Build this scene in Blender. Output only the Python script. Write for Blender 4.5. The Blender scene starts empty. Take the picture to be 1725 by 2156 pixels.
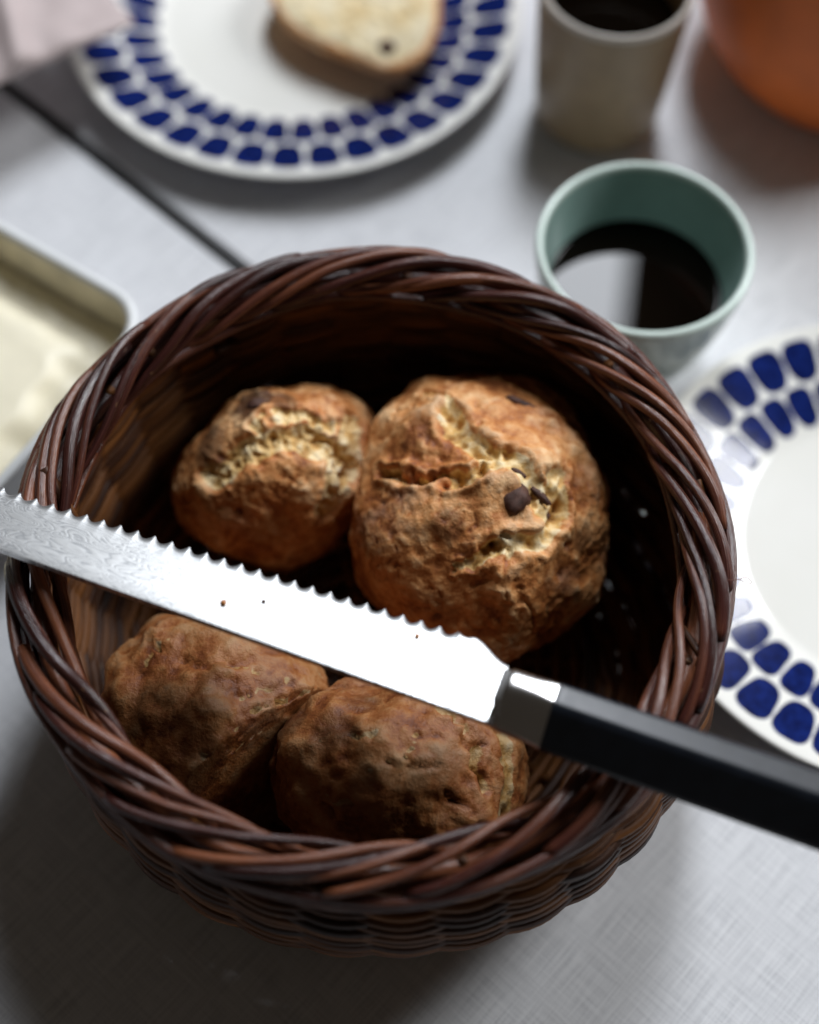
import bpy, bmesh, math, random
import numpy as np
from mathutils import Vector, Matrix

random.seed(7)
RNG = np.random.default_rng(7)
S = bpy.context.scene
COL = S.collection

# ------------------------------------------------------------------ camera
CAM_H, PITCH, ROLL, F_PX = 0.56, 62.5, 1.5, 3130.0      # photograph taken as 1725 x 2156 units
PW, PH = 1725.0, 2156.0
_p, _r = math.radians(PITCH), math.radians(ROLL)
CAM = np.array([0.0, 0.0, CAM_H])
FWD = np.array([0, math.cos(_p), -math.sin(_p)])
_U = np.array([0, math.sin(_p), math.cos(_p)])
_R = np.array([1.0, 0, 0])
RGT = _R * math.cos(_r) + _U * math.sin(_r)
UPV = -_R * math.sin(_r) + _U * math.cos(_r)


def ray(x, y):
    d = FWD + RGT * (x - PW / 2) / F_PX - UPV * (y - PH / 2) / F_PX
    return d / np.linalg.norm(d)


def pix(x, y, z):
    d = ray(x, y)
    return CAM + d * ((z - CAM_H) / d[2])


cd = bpy.data.cameras.new('camera')
cam = bpy.data.objects.new('camera', cd)
COL.objects.link(cam)
cam.matrix_world = Matrix(((RGT[0], UPV[0], -FWD[0], CAM[0]), (RGT[1], UPV[1], -FWD[1], CAM[1]),
                           (RGT[2], UPV[2], -FWD[2], CAM[2]), (0, 0, 0, 1)))
cd.sensor_fit = 'VERTICAL'
cd.sensor_height = 36.0
cd.lens = 36.0 * F_PX / PH
cd.clip_start, cd.clip_end = 0.01, 50
cd.dof.use_dof = True
cd.dof.focus_distance = 0.504
cd.dof.aperture_fstop = 2.9
cd.dof.aperture_blades = 0
S.camera = cam

# ------------------------------------------------------------------ light
w = bpy.data.worlds.new('World')
S.world = w
w.use_nodes = True
bg = w.node_tree.nodes['Background']
bg.inputs[0].default_value = (1.0, 0.84, 0.68, 1)
bg.inputs[1].default_value = 0.030


def window_lamp(name, az, el, dist, sx, sy, radiance, color, target=(0, 0.33, 0.05)):
    a, e = math.radians(az), math.radians(el)
    d = Vector((math.cos(a) * math.cos(e), math.sin(a) * math.cos(e), math.sin(e)))
    ld = bpy.data.lights.new(name, 'AREA')
    ld.shape = 'RECTANGLE'
    ld.size, ld.size_y = sx, sy
    ld.energy = radiance * math.pi * sx * sy
    ld.color = color
    o = bpy.data.objects.new(name, ld)
    o.location = Vector(target) + d * dist
    o.rotation_euler = d.to_track_quat('Z', 'Y').to_euler()
    COL.objects.link(o)
    return o


window_lamp('window_light_right', 26, 38, 1.2, 0.38, 0.42, 17.5, (0.96, 0.98, 1.0))
window_lamp('window_light_ahead', 84.8, 56, 1.2, 0.20, 0.60, 29.0, (0.90, 0.94, 1.0), target=(0.09, 0.37, 0.05))

S.view_settings.view_transform = 'Standard'
S.view_settings.look = 'None'
S.view_settings.exposure = 0.18
S.view_settings.gamma = 1.0
S.view_settings.use_curve_mapping = False
S.render.engine = 'CYCLES'
S.cycles.use_denoising = True
S.cycles.max_bounces = 8


# ------------------------------------------------------------------ helpers
def link(o, parent=None):
    COL.objects.link(o)
    if parent is not None:
        o.parent = parent
    return o


def tag(o, label, cat, group=None, kind=None):
    o['label'] = label
    o['category'] = cat
    if group:
        o['group'] = group
    if kind:
        o['kind'] = kind
    return o


def empty(name, loc):
    o = bpy.data.objects.new(name, None)
    o.location = Vector(loc)
    o.empty_display_size = 0.02
    return link(o)


def put(name, verts, faces, mat, parent=None, smooth=True, uv=None, attr=None, origin=None):
    """verts in world space -> one mesh object (child verts are made relative to the parent)"""
    v = np.asarray(verts, dtype=np.float64)
    off = np.zeros(3)
    if parent is not None:
        off = np.array(parent.location)
        if parent.parent is not None:
            off = off + np.array(parent.parent.location)
    elif origin is not None:
        off = np.asarray(origin, dtype=float)
    me = bpy.data.meshes.new(name)
    if isinstance(faces, np.ndarray):
        k = faces.shape[1]
        nf = len(faces)
        me.vertices.add(len(v))
        me.vertices.foreach_set('co', (v - off).astype(np.float32).ravel())
        me.loops.add(nf * k)
        me.loops.foreach_set('vertex_index', faces.astype(np.int32).ravel())
        me.polygons.add(nf)
        me.polygons.foreach_set('loop_start', np.arange(0, nf * k, k, dtype=np.int32))
        me.update(calc_edges=True)
    else:
        me.from_pydata((v - off).tolist(), [], faces)
    if smooth:
        me.polygons.foreach_set('use_smooth', [True] * len(me.polygons))
    if uv is not None:
        lay = me.uv_layers.new(name='UVMap')
        li = np.empty(len(me.loops), dtype=np.int32)
        me.loops.foreach_get('vertex_index', li)
        lay.data.foreach_set('uv', np.asarray(uv, dtype=np.float32)[li].ravel())
    if attr is not None:
        for an, arr in attr.items():
            a = me.attributes.new(an, 'FLOAT', 'POINT')
            a.data.foreach_set('value', np.asarray(arr, dtype=np.float32))
    me.validate()
    me.materials.append(mat)
    o = bpy.data.objects.new(name, me)
    if parent is None and origin is not None:
        o.location = Vector(off)
    return link(o, parent)


def frames(P):
    """parallel transported frame along a polyline"""
    P = np.asarray(P, float)
    T = np.gradient(P, axis=0)
    T /= np.linalg.norm(T, axis=1)[:, None] + 1e-12
    n = np.cross(T[0], [0.13, 0.21, 0.97])
    n /= np.linalg.norm(n)
    N = [n]
    for i in range(1, len(P)):
        n = n - T[i] * np.dot(n, T[i])
        n /= np.linalg.norm(n)
        N.append(n)
    N = np.array(N)
    return T, N, np.cross(T, N)


def tube(P, rad, sides=8, cap=True, flat=None):
    P = np.asarray(P, float)
    m = len(P)
    rad = np.broadcast_to(np.asarray(rad, float), (m,))
    T, N, B = frames(P)
    a = np.linspace(0, 2 * math.pi, sides, endpoint=False)
    V = P[:, None] + rad[:, None, None] * (N[:, None] * np.cos(a)[None, :, None] + B[:, None] * np.sin(a)[None, :, None])
    V = V.reshape(-1, 3)
    L = np.r_[0, np.cumsum(np.linalg.norm(np.diff(P, axis=0), axis=1))]
    uv = np.stack([np.repeat(L, sides), np.tile(np.abs(a / math.pi - 1), m)], -1)
    F = []
    for i in range(m - 1):
        for j in range(sides):
            k = (j + 1) % sides
            F.append((i * sides + j, i * sides + k, (i + 1) * sides + k, (i + 1) * sides + j))
    if cap:
        F.append(tuple(range(sides))[::-1])
        F.append(tuple((m - 1) * sides + j for j in range(sides)))
    return V, F, uv


def lathe(prof, cx, cy, segs=96, close_start=True, close_end=True):
    prof = np.asarray(prof, float)
    a = np.linspace(0, 2 * math.pi, segs, endpoint=False)
    V = np.stack([cx + prof[:, 0][:, None] * np.cos(a), cy + prof[:, 0][:, None] * np.sin(a),
                  np.repeat(prof[:, 1][:, None], segs, 1)], -1).reshape(-1, 3)
    F = []
    m = len(prof)
    for i in range(m - 1):
        for j in range(segs):
            k = (j + 1) % segs
            F.append((i * segs + j, i * segs + k, (i + 1) * segs + k, (i + 1) * segs + j))
    if close_start:
        F.append(tuple(range(segs))[::-1])
    if close_end:
        F.append(tuple((m - 1) * segs + j for j in range(segs)))
    return V, F


def smooth_prof(pts, n=6):
    """Catmull-Rom through profile points"""
    P = np.asarray(pts, float)
    Q = np.vstack([2 * P[0] - P[1], P, 2 * P[-1] - P[-2]])
    out = []
    for i in range(1, len(Q) - 2):
        for t in np.linspace(0, 1, n, endpoint=False):
            p0, p1, p2, p3 = Q[i - 1:i + 3]
            out.append(0.5 * ((2 * p1) + (-p0 + p2) * t + (2 * p0 - 5 * p1 + 4 * p2 - p3) * t ** 2 + (-p0 + 3 * p1 - 3 * p2 + p3) * t ** 3))
    out.append(P[-1])
    return np.array(out)


# gradient noise in numpy
_perm = RNG.permutation(256)
_perm = np.r_[_perm, _perm, _perm]
_g = RNG.normal(size=(256, 3))
_g /= np.linalg.norm(_g, axis=1)[:, None]


def perlin(P):
    i = np.floor(P).astype(int)
    f = P - i
    i &= 255
    u = f * f * f * (f * (f * 6 - 15) + 10)
    r = 0
    for dx in (0, 1):
        for dy in (0, 1):
            for dz in (0, 1):
                h = _perm[_perm[_perm[i[:, 0] + dx] + i[:, 1] + dy] + i[:, 2] + dz]
                g = _g[h]
                d = g[:, 0] * (f[:, 0] - dx) + g[:, 1] * (f[:, 1] - dy) + g[:, 2] * (f[:, 2] - dz)
                wx = u[:, 0] if dx else 1 - u[:, 0]
                wy = u[:, 1] if dy else 1 - u[:, 1]
                wz = u[:, 2] if dz else 1 - u[:, 2]
                r = r + d * wx * wy * wz
    return r * 1.6


def fbm(P, oct=4, gain=0.5):
    s, a = 0, 1.0
    for k in range(oct):
        s = s + a * perlin(P * 2 ** k + 17.3 * k)
        a *= gain
    return s


def sstep(a, b, x):
    t = np.clip((x - a) / (b - a), 0, 1)
    return t * t * (3 - 2 * t)


# ------------------------------------------------------------------ materials
class NT:
    def __init__(self, name):
        self.m = bpy.data.materials.new(name)
        self.m.use_nodes = True
        self.t = self.m.node_tree
        self.b = self.t.nodes['Principled BSDF']

    def n(self, typ, **kw):
        nd = self.t.nodes.new(typ)
        for k, v in kw.items():
            setattr(nd, k, v)
        return nd

    def l(self, a, b):
        self.t.links.new(a, b)

    def math(self, op, a, b=None, clamp=False):
        nd = self.n('ShaderNodeMath', operation=op, use_clamp=clamp)
        for i, x in enumerate((a, b)):
            if x is None:
                continue
            if isinstance(x, (int, float)):
                nd.inputs[i].default_value = x
            else:
                self.l(x, nd.inputs[i])
        return nd.outputs[0]

    def ramp(self, fac, stops, interp='LINEAR'):
        nd = self.n('ShaderNodeValToRGB')
        nd.color_ramp.interpolation = interp
        e = nd.color_ramp.elements
        while len(e) < len(stops):
            e.new(0.5)
        for k, (p, c) in enumerate(stops):
            e[k].position = p
            e[k].color = (*c, 1) if len(c) == 3 else c
        self.l(fac, nd.inputs[0])
        return nd.outputs[0]

    def mix(self, fac, a, b, blend='MIX'):
        nd = self.n('ShaderNodeMix', data_type='RGBA', blend_type=blend)
        for i, x in ((0, fac), (6, a), (7, b)):
            if isinstance(x, (int, float)):
                nd.inputs[i].default_value = x
            elif isinstance(x, tuple):
                nd.inputs[i].default_value = (*x, 1)
            else:
                self.l(x, nd.inputs[i])
        return nd.outputs[2]

    def noise(self, scale, detail=3, rough=0.5, vec=None, dist=0.0):
        nd = self.n('ShaderNodeTexNoise')
        nd.inputs['Scale'].default_value = scale
        nd.inputs['Detail'].default_value = detail
        nd.inputs['Roughness'].default_value = rough
        nd.inputs['Distortion'].default_value = dist
        if vec is not None:
            self.l(vec, nd.inputs['Vector'])
        return nd.outputs['Fac']

    def coords(self, which='Object'):
        return self.n('ShaderNodeTexCoord').outputs[which]

    def mapping(self, vec, scale=(1, 1, 1), rot=(0, 0, 0), loc=(0, 0, 0)):
        nd = self.n('ShaderNodeMapping')
        nd.inputs['Scale'].default_value = scale
        nd.inputs['Rotation'].default_value = rot
        nd.inputs['Location'].default_value = loc
        self.l(vec, nd.inputs['Vector'])
        return nd.outputs[0]

    def bump(self, h, strength, dist):
        nd = self.n('ShaderNodeBump')
        nd.inputs['Strength'].default_value = strength
        nd.inputs['Distance'].default_value = dist
        self.l(h, nd.inputs['Height'])
        self.l(nd.outputs[0], self.b.inputs['Normal'])

    def set(self, **kw):
        for k, v in kw.items():
            i = self.b.inputs[k.replace('_', ' ')]
            if isinstance(v, (int, float)):
                i.default_value = v
            elif isinstance(v, tuple):
                i.default_value = (*v, 1) if len(v) == 3 else v
            else:
                self.l(v, i)
        return self


GAP_A = math.atan2(0.42043 - 0.52753, -0.08524 + 0.20955)      # direction of the slot between the leaves


def mat_table():
    t = NT('table_linen_laminate')
    v = t.mapping(t.coords('Object'), rot=(0, 0, -GAP_A))
    a = t.noise(1.0, 3, 0.6, t.mapping(v, scale=(44, 1500, 1)))
    b = t.noise(1.0, 3, 0.6, t.mapping(v, scale=(1650, 38, 1), loc=(3, 5, 1)))
    big = t.noise(9, 3, 0.6, v)
    h = t.math('ADD', t.math('MULTIPLY', a, 0.75), b)
    c = t.ramp(h, [(0.62, (0.50, 0.512, 0.54)), (0.98, (0.785, 0.797, 0.823))])
    c = t.mix(t.math('MULTIPLY', big, 0.25), c, (0.72, 0.71, 0.69))
    t.set(Base_Color=c, Roughness=0.55, Specular_IOR_Level=0.2)
    t.bump(h, 0.35, 0.0004)
    return t.m


def mat_willow(name, dark, mid, light, rough=0.36, spec=0.5, grain=15):
    t = NT(name)
    uv = t.coords('UV')
    rnd = t.n('ShaderNodeObjectInfo').outputs['Random']
    off = t.n('ShaderNodeCombineXYZ')
    t.l(t.math('MULTIPLY', rnd, 37.0), off.inputs[2])
    add = t.n('ShaderNodeVectorMath', operation='ADD')
    t.l(uv, add.inputs[0])
    t.l(off.outputs[0], add.inputs[1])
    v = add.outputs[0]
    streak = t.noise(1.0, 4, 0.6, t.mapping(v, scale=(26, grain, 1)))
    patch = t.noise(1.0, 3, 0.55, t.mapping(v, scale=(28, 1.0, 1), loc=(0, 0, 4)))
    spot = t.noise(1.0, 2, 0.5, t.mapping(v, scale=(300, 3, 1), loc=(0, 0, 9)))
    f = t.math('ADD', t.math('MULTIPLY', streak, 0.5), t.math('ADD', t.math('MULTIPLY', patch, 0.55), t.math('MULTIPLY', rnd, 0.34)))
    c = t.ramp(f, [(0.42, dark), (0.64, mid), (0.92, light)])
    c = t.mix(t.ramp(spot, [(0.70, (0, 0, 0)), (0.78, (0.6, 0.6, 0.6))]), c, (0.30, 0.17, 0.08))
    r = t.math('ADD', t.math('MULTIPLY', streak, 0.25), rough - 0.12)
    t.set(Base_Color=c, Roughness=r, Specular_IOR_Level=spec)
    t.bump(t.math('ADD', streak, t.math('MULTIPLY', spot, 0.4)), 0.45, 0.0007)
    return t.m


def mat_bread(name, dark=1.0):
    t = NT(name)
    v = t.coords('Object')

    def at(n):
        nd = t.n('ShaderNodeAttribute')
        nd.attribute_name = n
        return nd.outputs['Fac']
    pale, burn, hgt = at('pale'), at('burn'), at('lump')
    n1 = t.noise(60, 5, 0.62, v)
    n2 = t.noise(260, 4, 0.6, v)
    n3 = t.noise(900, 3, 0.6, v)
    f = t.math('ADD', t.math('MULTIPLY', n1, 0.45), t.math('ADD', t.math('MULTIPLY', n2, 0.30), t.math('MULTIPLY', n3, 0.12)))
    f = t.math('ADD', f, t.math('ADD', t.math('MULTIPLY', hgt, 0.36), -0.085))
    crust = t.ramp(f, [(0.30, (0.13, 0.036, 0.010)), (0.42, (0.30, 0.092, 0.024)), (0.50, (0.50, 0.185, 0.052)), (0.58, (0.68, 0.32, 0.118)), (0.72, (0.82, 0.52, 0.27))])
    flour = t.ramp(t.math('ADD', t.math('MULTIPLY', t.noise(34, 4, 0.6, v), 0.7), t.math('MULTIPLY', n2, 0.3)), [(0.52, (0, 0, 0)), (0.68, (0.55, 0.55, 0.55))])
    crust = t.mix(flour, crust, (0.66, 0.41, 0.27))
    cf = t.math('ADD', t.math('MULTIPLY', n2, 0.6), t.math('MULTIPLY', hgt, 0.42))
    crumb = t.ramp(cf, [(0.26, (0.42, 0.19, 0.045)), (0.42, (0.68, 0.42, 0.14)), (0.56, (0.86, 0.66, 0.36)), (0.72, (0.90, 0.79, 0.56))])
    pf = t.math('ADD', pale, t.math('MULTIPLY', t.math('SUBTRACT', n2, 0.5), 0.9))
    pm = t.ramp(pf, [(0.36, (0, 0, 0)), (0.62, (1, 1, 1))])
    c = t.mix(pm, crust, crumb)
    bf = t.math('ADD', burn, t.math('MULTIPLY', t.math('SUBTRACT', n1, 0.5), 0.8))
    c = t.mix(t.ramp(bf, [(0.30, (0, 0, 0)), (0.85, (0.9, 0.9, 0.9))]), c, (0.060, 0.024, 0.012))
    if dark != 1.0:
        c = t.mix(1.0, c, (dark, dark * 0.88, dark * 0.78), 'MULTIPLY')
    t.set(Base_Color=c, Roughness=t.math('ADD', t.math('MULTIPLY', n2, 0.25), 0.42), Specular_IOR_Level=0.36)
    t.bump(t.math('ADD', t.math('MULTIPLY', n2, 1.0), t.math('MULTIPLY', n3, 0.45)), 0.55, 0.0012)
    return t.m


def mat_plain(name, col, rough, spec=0.5, ns=40, var=0.12, bump=0.0, metal=0.0, coat=0.0):
    t = NT(name)
    v = t.coords('Object')
    n = t.noise(ns, 4, 0.55, v)
    a = tuple(x * (1 - var) for x in col)
    b = tuple(min(1, x * (1 + var)) for x in col)
    t.set(Base_Color=t.ramp(n, [(0.3, a), (0.7, b)]), Roughness=t.math('ADD', t.math('MULTIPLY', n, min(0.12, rough)), max(0.005, rough - 0.06)),
          Specular_IOR_Level=spec, Metallic=metal, Coat_Weight=coat)
    if bump:
        t.bump(t.noise(ns * 8, 3, 0.6, v), bump, 0.0005)
    return t.m


def mat_plate():
    """white glaze with two staggered rings of brushed blue blocks"""
    t = NT('plate_glaze_blue_blocks')
    v = t.coords('Object')
    sp = t.n('ShaderNodeSeparateXYZ')
    t.l(v, sp.inputs[0])
    x, y = sp.outputs[0], sp.outputs[1]
    wob = t.noise(70, 2, 0.5, v)
    r = t.math('SQRT', t.math('ADD', t.math('MULTIPLY', x, x), t.math('MULTIPLY', y, y)))
    ang = t.math('MULTIPLY', t.math('ARCTAN2', y, x), 36 / (2 * math.pi))
    masks = []
    for r0, hr, off, hw in ((0.0912, 0.0098, 0.0 + 0.65, 0.0076), (0.0722, 0.0094, 0.5 + 0.65, 0.0061)):
        cell = t.math('SUBTRACT', t.math('FRACT', t.math('ADD', ang, off + 36)), 0.5)
        lx = t.math('ABSOLUTE', t.math('MULTIPLY', cell, 2 * math.pi / 36 * r0))
        # blocks are a little wider to the outside
        rr = t.math('SUBTRACT', r, r0)
        lx = t.math('SUBTRACT', lx, t.math('MULTIPLY', rr, 0.06))
        lx = t.math('ADD', lx, t.math('MULTIPLY', t.math('SUBTRACT', wob, 0.5), 0.0022))
        ly = t.math('ABSOLUTE', rr)
        px = t.math('DIVIDE', lx, hw)
        py = t.math('DIVIDE', ly, hr)
        d = t.math('ADD', t.math('POWER', t.math('MAXIMUM', px, 0.0), 2.9), t.math('POWER', py, 2.9))
        m = t.ramp(d, [(0.80, (1, 1, 1)), (1.0, (0, 0, 0))])
        masks.append(m)
    mk = t.mix(1.0, masks[0], masks[1], 'LIGHTEN')
    br = t.noise(1.0, 3, 0.6, t.mapping(v, scale=(260, 260, 260)))
    blue = t.ramp(br, [(0.3, (0.0025, 0.006, 0.048)), (0.7, (0.007, 0.021, 0.155))])
    white = t.ramp(t.noise(30, 2, 0.5, v), [(0.3, (0.87, 0.865, 0.81)), (0.7, (0.90, 0.895, 0.85))])
    t.set(Base_Color=t.mix(mk, white, blue), Roughness=0.09, Specular_IOR_Level=0.5)
    t.bump(t.noise(45, 2, 0.5, v), 0.10, 0.0006)
    return t.m


def mat_blade(P0, sdir, udir):
    t = NT('damascus_steel')
    uv = t.coords('UV')           # u along blade in m, v across in m
    v = t.mapping(uv, scale=(45, 170, 1))
    n = t.noise(1.0, 2, 0.5, v, dist=1.2)
    ln = t.math('PINGPONG', t.math('MULTIPLY', n, 26.0), 1.0)
    sp = t.n('ShaderNodeSeparateXYZ')
    t.l(uv, sp.inputs[0])
    clad = t.ramp(t.math('ADD', t.math('MULTIPLY', sp.outputs[1], 40.0), t.math('MULTIPLY', t.math('SUBTRACT', n, 0.5), 0.35)),
                  [(0.78, (1, 1, 1)), (0.86, (0, 0, 0))])
    scr = t.noise(1.0, 3, 0.6, t.mapping(uv, scale=(40, 2600, 1)))
    line = t.mix(clad, (0.35, 0.35, 0.35), t.ramp(ln, [(0.0, (0, 0, 0)), (0.5, (1, 1, 1))]))
    c = t.mix(line, (0.42, 0.43, 0.44), (0.80, 0.81, 0.81))
    r = t.math('ADD', t.math('MULTIPLY', line, -0.05), t.math('ADD', 0.37, t.math('MULTIPLY', scr, 0.08)))
    t.set(Base_Color=c, Metallic=1.0, Roughness=r)
    t.bump(t.math('ADD', ln, t.math('MULTIPLY', scr, 0.8)), 0.08, 0.0002)
    return t.m


M = {}
M['table'] = mat_table()
M['border'] = mat_willow('varnished_willow', (0.020, 0.0055, 0.0045), (0.062, 0.017, 0.0125), (0.23, 0.078, 0.034), 0.27, 0.5)
M['weave'] = mat_willow('woven_willow', (0.012, 0.0040, 0.0020), (0.050, 0.017, 0.006), (0.24, 0.092, 0.024), 0.52, 0.3, 3)
M['bread'] = mat_bread('bread_crust')
M['bread_dark'] = mat_bread('bread_crust_shaded', 0.47)  # redder crust for front buns, shade of knife and rim multiplied in
M['raisin'] = mat_plain('raisin_skin', (0.085, 0.036, 0.024), 0.55, 0.4, 400, 0.4, 0.5)
M['plate'] = mat_plate()
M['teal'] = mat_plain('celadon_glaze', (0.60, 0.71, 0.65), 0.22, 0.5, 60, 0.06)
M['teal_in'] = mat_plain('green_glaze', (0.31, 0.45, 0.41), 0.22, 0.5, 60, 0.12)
M['beige'] = mat_plain('beige_stoneware', (0.30, 0.215, 0.125), 0.42, 0.4, 90, 0.12, 0.1)
M['beige_rim'] = mat_plain('cream_glaze', (0.66, 0.60, 0.53), 0.3, 0.5, 90, 0.05)
M['terra'] = mat_plain('terracotta', (0.66, 0.150, 0.030), 0.55, 0.35, 30, 0.15, 0.2)
M['coffee'] = mat_plain('black_coffee', (0.003, 0.0018, 0.001), 0.02, 0.17, 20, 0.1)
M['tub'] = mat_plain('white_enamel', (0.78, 0.80, 0.80), 0.25, 0.5, 30, 0.04)
M['butter'] = mat_plain('butter', (0.90, 0.84, 0.65), 0.42, 0.4, 50, 0.04, 0.12)
M['tub_in'] = mat_plain('mottled_cream', (0.76, 0.70, 0.54), 0.38, 0.4, 60, 0.2, 0.3)
M['paper'] = mat_plain('thin_pink_paper', (0.50, 0.42, 0.41), 0.6, 0.3, 30, 0.06, 0.15)
M['chrome'] = mat_plain('polished_steel', (0.66, 0.65, 0.64), 0.24, 0.5, 60, 0.03, 0, 1.0)
M['handle'] = mat_plain('black_handle', (0.007, 0.010, 0.016), 0.36, 0.5, 200, 0.25, 0.05)
M['rail'] = mat_plain('black_rail', (0.02, 0.02, 0.02), 0.6)
M['fibre'] = mat_plain('fibre', (0.16, 0.06, 0.04), 0.6)

# ------------------------------------------------------------------ table
GA = np.array([-0.20955, 0.52753])
gd = np.array([math.cos(GAP_A), math.sin(GAP_A)])
gn = np.array([-gd[1], gd[0]])         # towards the far plate


def slab(name, s0, s1, n0, n1, z0, z1, mat, parent, bev=0.0012):
    bm = bmesh.new()
    q = [GA + gd * s + gn * n for s, n in ((s0, n0), (s1, n0), (s1, n1), (s0, n1))]
    vs = [bm.verts.new((p[0], p[1], z)) for z in (z0, z1) for p in q]
    for f in ((3, 2, 1, 0), (4, 5, 6, 7), (0, 1, 5, 4), (1, 2, 6, 5), (2, 3, 7, 6), (3, 0, 4, 7)):
        bm.faces.new([vs[i] for i in f])
    bmesh.ops.bevel(bm, geom=list(bm.edges), offset=bev, segments=3, affect='EDGES')
    me = bpy.data.meshes.new(name)
    bm.to_mesh(me)
    bm.free()
    me.materials.append(mat)
    o = bpy.data.objects.new(name, me)
    return link(o, parent)


table = empty('table', (0, 0, 0))
tag(table, 'white linen-textured table top with a dark slot between its two leaves', 'table')
slab('table_leaf', -0.75, 1.05, 0.0032, 0.85, -0.022, 0.0, M['table'], table)
slab('table_leaf', -0.75, 1.05, -0.75, -0.0032, -0.022, 0.0, M['table'], table)
for n0, n1 in ((0.0012, 0.0031), (-0.0031, -0.0012)):
    slab('slot_dark_strip', -0.74, 1.04, n0, n1, -0.0215, -0.0003, M['rail'], table, 0.0003)  # black strips added to keep the slot between the leaves dark
slab('support_rail', -0.70, 1.00, -0.03, 0.03, -0.06, -0.0225, M['rail'], table)


# ------------------------------------------------------------------ plates
def make_plate(cx, cy, R, rotz, label):
    prof = np.array([(0.0, 0.0075), (0.030, 0.0075), (0.055, 0.0078), (0.0605, 0.0083), (0.066, 0.0104), (0.075, 0.0134),
                     (0.088, 0.0178), (0.099, 0.0216), (0.1035, 0.0231), (0.1050, 0.0232), (0.1055, 0.0224), (0.1050, 0.0213),
                     (0.099, 0.0190), (0.080, 0.0128), (0.066, 0.0075), (0.061, 0.0045), (0.0595, 0.0006), (0.0560, 0.0004),
                     (0.0550, 0.0036), (0.030, 0.0040), (0.0005, 0.0040)])
    prof[:, 1] *= 0.78
    prof[0, 0] = 0.0004
    pr = np.vstack([prof[:1], smooth_prof(prof[1:], 4)])
    V, F = lathe(pr, 0, 0, 128)
    pl = put('plate', V, F, M['plate'])
    pl.location = (cx, cy, 0.0006)
    pl.rotation_euler = (0, 0, rotz)
    pl.scale = (R / 0.1055,) * 3
    return tag(pl, label, 'plate', 'white plates with blue block rims')


TP = (-0.0643, 0.5680)
make_plate(TP[0], TP[1], 0.1136, 0.05, 'white plate with blue block rim holding a cut bread half')
make_plate(0.1990, 0.2755, 0.1066, 0.0, 'empty white plate with blue block rim beside the basket')


# ------------------------------------------------------------------ cups
def make_cup(cx, cy, R, rb, H, wall, m_out, m_in, m_rim, label, fill, flabel, bulge=0.0):
    c = empty('cup', (cx, cy, 0.0006))
    tag(c, label, 'cup')
    zs = np.linspace(0, 1, 9)
    out = [(rb + (R - rb) * (s ** 0.85) + bulge * math.sin(math.pi * s), 0.004 + (H - 0.004) * s) for s in zs]
    o = [(0.0004, 0.003), (rb * 0.78, 0.003), (rb * 0.80, 0.0), (rb * 0.90, 0.0)] + out
    o = np.array([(r, z + 0.0006) for r, z in o])
    top = np.array([(R - wall * 0.08, H + 0.0020), (R - wall * 0.5, H + 0.0030), (R - wall * 0.92, H + 0.0020)]) + [0, 0.0006]
    inn = [(rb + (R - rb) * (s ** 0.85) + bulge * math.sin(math.pi * s) - wall, 0.006 + (H - 0.006) * s) for s in zs[::-1]]
    inn += [(rb * 0.6, 0.005), (0.0004, 0.005)]
    inn = np.array([(r, z + 0.0006) for r, z in inn])
    V, F = lathe(o, cx, cy, 96, True, False)
    put('outer_wall', V, F, m_out, c)
    V, F = lathe(np.vstack([o[-1:], smooth_prof(np.vstack([o[-1:], top, inn[:1]]), 4), inn[:1]]), cx, cy, 96, False, False)
    put('rim', V, F, m_rim, c)
    V, F = lathe(inn, cx, cy, 96, False, True)
    put('inner_wall', V, F, m_in, c)
    s = fill
    rr = rb + (R - rb) * (s ** 0.85) + bulge * math.sin(math.pi * s) - wall - 0.0002
    zc = 0.0066 + (H - 0.006) * s
    V, F = lathe([(rr, zc + 0.0007), (rr - 0.0006, zc + 0.0002), (rr - 0.0014, zc), (rr - 0.0018, zc), (rr - 0.0022, zc), (rr * 0.5, zc), (0.0004, zc)], cx, cy, 96, False, True)
    V2, F2 = lathe([(0.0004, zc - 0.012), (rr * 0.93, zc - 0.012)], cx, cy, 96, True, False)
    cof = put('coffee', V, F, M['coffee'], origin=(cx, cy, zc))
    tag(cof, flabel, 'coffee')


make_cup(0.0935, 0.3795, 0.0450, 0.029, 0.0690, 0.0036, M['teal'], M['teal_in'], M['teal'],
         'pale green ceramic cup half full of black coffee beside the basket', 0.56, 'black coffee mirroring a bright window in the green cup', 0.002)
make_cup(0.0865, 0.5170, 0.0350, 0.0300, 0.0800, 0.0030, M['beige'], M['beige'], M['beige_rim'],
         'tall beige stoneware cup of coffee behind the green cup', 0.72, 'black coffee in the tall beige cup')

# terracotta pot
POT = (0.2130, 0.5600)
pot = empty('terracotta_pot', (POT[0], POT[1], 0.0006))
tag(pot, 'round orange terracotta pot standing behind the cups', 'pot')
pp = smooth_prof([(0.0005, 0.0), (0.050, 0.0), (0.058, 0.004), (0.070, 0.018), (0.0795, 0.040), (0.083, 0.065), (0.081, 0.100),
                  (0.072, 0.150), (0.064, 0.190), (0.0625, 0.222), (0.0650, 0.236), (0.0620, 0.2385), (0.0590, 0.232),
                  (0.0575, 0.210), (0.067, 0.150), (0.076, 0.100), (0.078, 0.065), (0.073, 0.035), (0.055, 0.010), (0.0005, 0.008)], 4)
V, F = lathe(pp + [0, 0.0006], POT[0], POT[1], 96)
put('pot_body', V, F, M['terra'], pot)

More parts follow.
